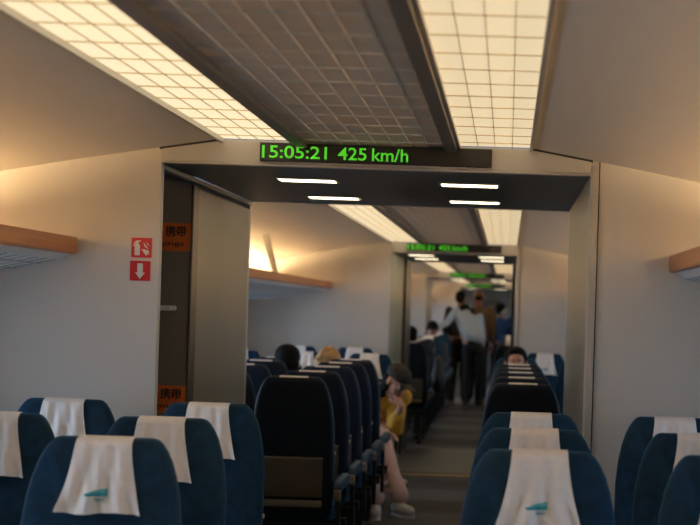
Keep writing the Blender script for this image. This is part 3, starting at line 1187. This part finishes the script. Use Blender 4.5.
def standing(label, x, y, h, face, skin, shirt, trousers, hair_mat, hair_kind='short', lean=(0, 0), arm=None, head_off=(0, 0, 0), wide=1.0, voxel=0.012, tilt=0.0):
    """a figure on its feet, mid-shift of weight; face = direction it looks; arm = {side: (elbow, wrist)} offsets from the base"""
    t = thing('person', label, 'person', (x, y, 0))
    k = h / 1.72
    f = Vector((face[0], face[1], 0)).normalized()
    right = (f.cross(Vector((0, 0, 1))) - Vector((0, 0, tilt))).normalized()
    L = Vector((lean[0], lean[1], 0))
    hip = Vector((0, 0, 0.93 * k))
    chest = Vector((0, 0, 1.335 * k)) + L * 0.65
    neck = Vector((0, 0, 1.475 * k)) + L * 0.9
    c = Vector((0, 0, 1.605 * k)) + L + Vector(head_off)
    bm = bmesh.new()
    torso_shape(bm, hip, chest, neck, right, 0.15 * wide, 0.185 * wide, 0.095)
    capsule(bm, neck - Vector((0, 0, 0.05)), c + Vector((0, 0, -0.05)), 0.055, 0.052)
    head_shape(bm, c, f)
    sh = bmesh.new()
    torso_shape(sh, hip + Vector((0, 0, 0.12)), chest, neck, right, 0.15 * wide, 0.19 * wide, 0.088, g=0.016)
    tr = bmesh.new()
    capsule(tr, hip - right * 0.055 - Vector((0, 0, 0.03)), hip + right * 0.055 - Vector((0, 0, 0.03)), 0.112, 0.112)
    capsule(tr, hip - right * 0.05 + Vector((0, 0, 0.02)), hip + right * 0.05 + Vector((0, 0, 0.02)), 0.104, 0.104)
    for a in (-1, 1):
        S = chest + right * a * 0.175 * wide + Vector((0, 0, 0.09))
        if arm and a in arm:
            E, Wr = (Vector(q) for q in arm[a])
        else:
            E = S + right * a * 0.05 + Vector((0, 0, -0.29 * k)) - f * 0.03
            Wr = E + Vector((0, 0, -0.25 * k)) + f * 0.06
        capsule(bm, S, E, 0.047, 0.038)
        capsule(bm, E, Wr, 0.037, 0.026)
        hand(bm, Wr, (Wr - E), (0, 0, -1) if abs((Wr - E).normalized().z) < 0.7 else -right * a, f, 0.6)
        capsule(sh, S, E, 0.062, 0.054)
        capsule(sh, E, Wr - (Wr - E) * 0.15, 0.052, 0.042)
        H = hip + right * a * 0.085 - Vector((0, 0, 0.04))
        K = Vector((0, 0, 0.50 * k)) + right * a * 0.095 + f * 0.02
        A = Vector((0, 0, 0.095)) + right * a * 0.10 - f * 0.03 + f * (0.05 * a)
        capsule(bm, H, K, 0.082, 0.054)
        capsule(bm, K, A, 0.052, 0.036)
        capsule(bm, A + Vector((0, 0, -0.05)), A + Vector((0, 0, -0.06)) + f * 0.14, 0.036, 0.028)
        capsule(tr, H, K, 0.098, 0.074)
        capsule(tr, K, A + Vector((0, 0, -0.02)), 0.074, 0.062)
        b2 = bmesh.new()
        capsule(b2, A + Vector((0, 0, -0.052)) - f * 0.03, A + Vector((0, 0, -0.055)) + f * 0.16, 0.042, 0.038)
        remeshed('shoe', b2, M['black'], t, 0.012, 2)
    remeshed('body', bm, M[skin], t, voxel, 3)
    remeshed('shirt', sh, M[shirt], t, 0.013, 5)
    remeshed('trousers', tr, M[trousers], t, 0.013, 5)
    hair_cap(t, c, f, M[hair_mat], kind=hair_kind, voxel=0.01)
    return t, c, f

# the passenger in yellow, leaning out into the aisle with her chin on her hand
def leaning_passenger():
    base = Vector((-0.50, 12.62, 0))
    t = thing('person', 'person in mustard jacket and dark cap leaning into the aisle, hand on chin', 'person', base)
    def L(x, y, z):
        return Vector((x, y, z)) - base
    hip = L(-0.51, 12.70, 0.56)
    chest = L(-0.455, 12.48, 0.80)
    neck = L(-0.36, 12.40, 0.855)
    c = L(-0.300, 12.30, 0.915)
    face = Vector((0.62, -0.55, -0.50))
    up = Vector((0.45, -0.15, 0.85))
    right = Vector((-0.92, -0.25, 0.10)).normalized()     # her own right points to picture left
    bm = bmesh.new()
    torso_shape(bm, hip, chest, neck, right, 0.145, 0.165, 0.085)
    capsule(bm, neck - (neck - chest) * 0.4, c - up * 0.03, 0.05, 0.048)
    P = head_shape(bm, c, face, up)
    jk = bmesh.new()
    torso_shape(jk, hip, chest, neck, right, 0.17, 0.185, 0.095, g=0.016)
    # left arm (aisle side): elbow on the armrest, hand at the chin
    chin = P(0.0, 0.07, -0.10)
    S = chest - right * 0.165 + Vector((0, 0, 0.03))
    E = L(-0.300, 12.33, 0.585)
    Wr = L(-0.255, 12.21, 0.75)
    capsule(bm, S, E, 0.044, 0.036)
    capsule(bm, E, Wr, 0.036, 0.025)
    hand(bm, Wr, chin - Wr + Vector((0.02, 0.0, 0.03)), Vector((-0.5, 0.8, 0.2)), Vector((-0.3, -0.3, 0.5)), 1.1)
    capsule(jk, S, E, 0.070, 0.066)
    capsule(jk, E, E + (Wr - E) * 0.55, 0.066, 0.050)
    # right arm resting in the lap
    S2 = chest + right * 0.165 + Vector((0, 0, 0.03))
    E2 = L(-0.58, 12.44, 0.62)
    W2 = L(-0.40, 12.28, 0.575)
    capsule(bm, S2, E2, 0.044, 0.036)
    capsule(bm, E2, W2, 0.036, 0.025)
    hand(bm, W2, (0.8, -0.25, -0.25), (0, 0, -1), (0, -1, 0.2), 0.4)
    capsule(jk, S2, E2, 0.060, 0.055)
    capsule(jk, E2, E2 + (W2 - E2) * 0.85, 0.055, 0.044)
    tr = bmesh.new()
    capsule(tr, hip + right * 0.06, hip - right * 0.06, 0.115, 0.115)
    for (K, A, toe) in ((L(-0.385, 12.25, 0.53), L(-0.225, 11.93, 0.10), Vector((0.55, -0.8, 0))), (L(-0.47, 12.24, 0.53), L(-0.385, 11.80, 0.10), Vector((0.1, -1, 0)))):
        H = hip + (right * (0.09 if K.x < L(-0.45, 0, 0).x else -0.09))
        capsule(bm, H, K, 0.075, 0.052)
        capsule(bm, K, A, 0.05, 0.034)
        toe = toe.normalized()
        capsule(bm, A + Vector((0, 0, -0.05)), A + Vector((0, 0, -0.06)) + toe * 0.12, 0.035, 0.028)
        capsule(tr, H, K, 0.088, 0.068)
        M1 = K + (A - K) * 0.62
        capsule(tr, K, M1, 0.068, 0.056)
        capsule(tr, M1, A + Vector((0, 0, 0.04)), 0.058, 0.066)
        for q in (0.55, 0.7, 0.85):                # rumpled hems
            pnt = K + (A - K) * q
            ball(tr, pnt + Vector((0.02 * math.sin(q * 20), 0, 0)), (0.080, 0.080, 0.024), 12)
        b2 = bmesh.new()
        capsule(b2, A + Vector((0, 0, -0.045)) - toe * 0.035, A + Vector((0, 0, -0.055)) + toe * 0.14, 0.044, 0.040)
        ball(b2, A + Vector((0, 0, -0.01)), 0.045)
        sn = remeshed('shoe', b2, M['sneaker'], t, 0.009, 2)
        b3 = bmesh.new()
        q0 = A + Vector((0, 0, -0.092)) - toe * 0.04
        q1 = A + Vector((0, 0, -0.092)) + toe * 0.145
        capsule(b3, q0, q1, 0.042, 0.038)
        for v in b3.verts:
            v.co.z = max(0.0 , min(0.014, v.co.z)) + 0.0
        bmesh.ops.remove_doubles(b3, verts=b3.verts, dist=1e-4)
        obj('sole', b3, M['white'], sn)
    remeshed('body', bm, M['skin_pale'], t, 0.0055, 3)
    remeshed('jacket', jk, M['yellow'], t, 0.009, 4)
    remeshed('trousers', tr, M['pink'], t, 0.009, 3)
    f, u, r = head_frame(face, up)
    rot = Matrix((r, f, u)).transposed().to_4x4()
    bm = bmesh.new()
    def ell(b, p, rad):
        q = c + r * p[0] + f * p[1] + u * p[2]
        bmesh.ops.create_uvsphere(b, u_segments=18, v_segments=12, radius=1.0, matrix=Matrix.Translation(q) @ rot @ Matrix.Diagonal((*rad, 1)))
    ell(bm, (0, -0.045, 0.0), (0.082, 0.066, 0.08))
    for a in (-1, 1):
        ell(bm, (a * 0.070, -0.015, -0.05), (0.018, 0.03, 0.07))
    ell(bm, (0, -0.06, -0.09), (0.06, 0.04, 0.08))
    remeshed('hair', bm, M['hair'], t, 0.008, 3)
    bm = bmesh.new()
    ell(bm, (0, -0.015, 0.072), (0.090, 0.102, 0.070))
    ell(bm, (0, -0.015, 0.050), (0.089, 0.101, 0.035))
    cp = remeshed('cap', bm, M['cap'], t, 0.007, 2)
    bm = bmesh.new()
    ell(bm, (0, 0.105, 0.040), (0.072, 0.068, 0.007))
    remeshed('visor', bm, M['cap'], cp, 0.005, 1)
    head_details(t, c, face, up)
    return t

leaning_passenger()

# passengers seated in the second section
seated('person with black hair looking over the right seat backs, facing the camera', 0.565, 12.62, False, 1.075, 'skin', 'greyshirt', 'trousers', 'hair', details=True)
seated('dark haired passenger seen from behind above the left seat backs', -C2 + 0.07, 11.10, True, 1.075, 'skin', 'greyshirt', 'trousers', 'hair', head_dx=0.05, head_dy=-0.02)
seated('passenger with fluffy blonde hair sitting low behind the left seat backs', -C2, 12.62, False, 1.005, 'skin_pale', 'darkcoat', 'trousers', 'blonde', hair_kind='fluffy', head_dx=0.205, head_dy=0.0, face=(0.2, -0.5, -0.75))
# passengers seated beyond the second bulkhead
seated('distant dark haired passenger in the first left row beyond second bulkhead', -C1 - 0.02, 18.63, True, 1.15, 'skin', 'darkcoat', 'trousers', 'hair')
seated('distant black haired passenger by the standing man\'s outstretched arm', -C1, 23.67, False, 1.17, 'skin', 'darkcoat', 'trousers', 'hair', face=(0.1, -0.8, -0.6))

# people standing in the third vestibule
standing('standing man in pale blue shirt and black trousers, arm on seat top', -0.01, 26.1, 1.70, (0.0, 1), 'skin', 'lightblue', 'trousers', 'hair', lean=(-0.17, 0.22), arm={-1: ((-0.42, 0.02, 1.27), (-0.57, -0.20, 1.17))}, head_off=(0.0, 0.07, -0.14), wide=1.08, tilt=0.26)
standing('standing balding man in tan shirt beyond the pale blue shirt', 0.01, 27.9, 1.80, (0, 1), 'skin_red', 'tan', 'trousers', 'hair', hair_kind='fringe', wide=1.15)
standing('standing person in dark coat half hidden left of the pale blue shirt', -0.27, 27.3, 1.77, (0.2, 1), 'skin', 'darkcoat', 'trousers', 'hair', wide=1.05)
w, wc, wf = standing('standing person in royal blue top at right of the standing group', 0.37, 28.75, 1.60, (0.3, 1), 'skin', 'royal', 'trousers', 'hair', hair_kind='bun', arm={1: ((0.26, 0.0, 1.05), (0.22, -0.16, 1.20))})
bm = bmesh.new()
for a in (-1, 1):
    ball(bm, wc + Vector((0.055 + a * 0.022, -0.085, -0.03 + a * 0.012)), (0.032, 0.02, 0.042), 12)
ball(bm, wc + Vector((0.055, -0.095, -0.03)), 0.018, 10)
remeshed('hair_ribbon', bm, M['white'], w, 0.006, 1)

# bag hanging at the aisle side of a distant seat
def hanging_bag():
    t = thing('shoulder_bag', 'black shoulder bag hanging at the aisle side beyond the second bulkhead', 'bag', (-0.255, 18.75, 0.98))
    bm = bmesh.new()
    ball(bm, (0, 0, -0.28), (0.075, 0.17, 0.17), 20)
    ball(bm, (0, 0, -0.16), (0.055, 0.14, 0.14), 20)
    remeshed('pouch', bm, M['bag'], t, 0.012, 4)
    bm = bmesh.new()
    pts = [Vector((-0.05 , 0.11 * math.cos(a) , -0.10 + 0.14 * math.sin(a))) for a in [math.pi * i / 10 for i in range(11)]]
    for p, q in zip(pts, pts[1:]):
        capsule(bm, p, q, 0.010, 0.010)
    remeshed('strap', bm, M['bag'], t, 0.006, 1)

hanging_bag()
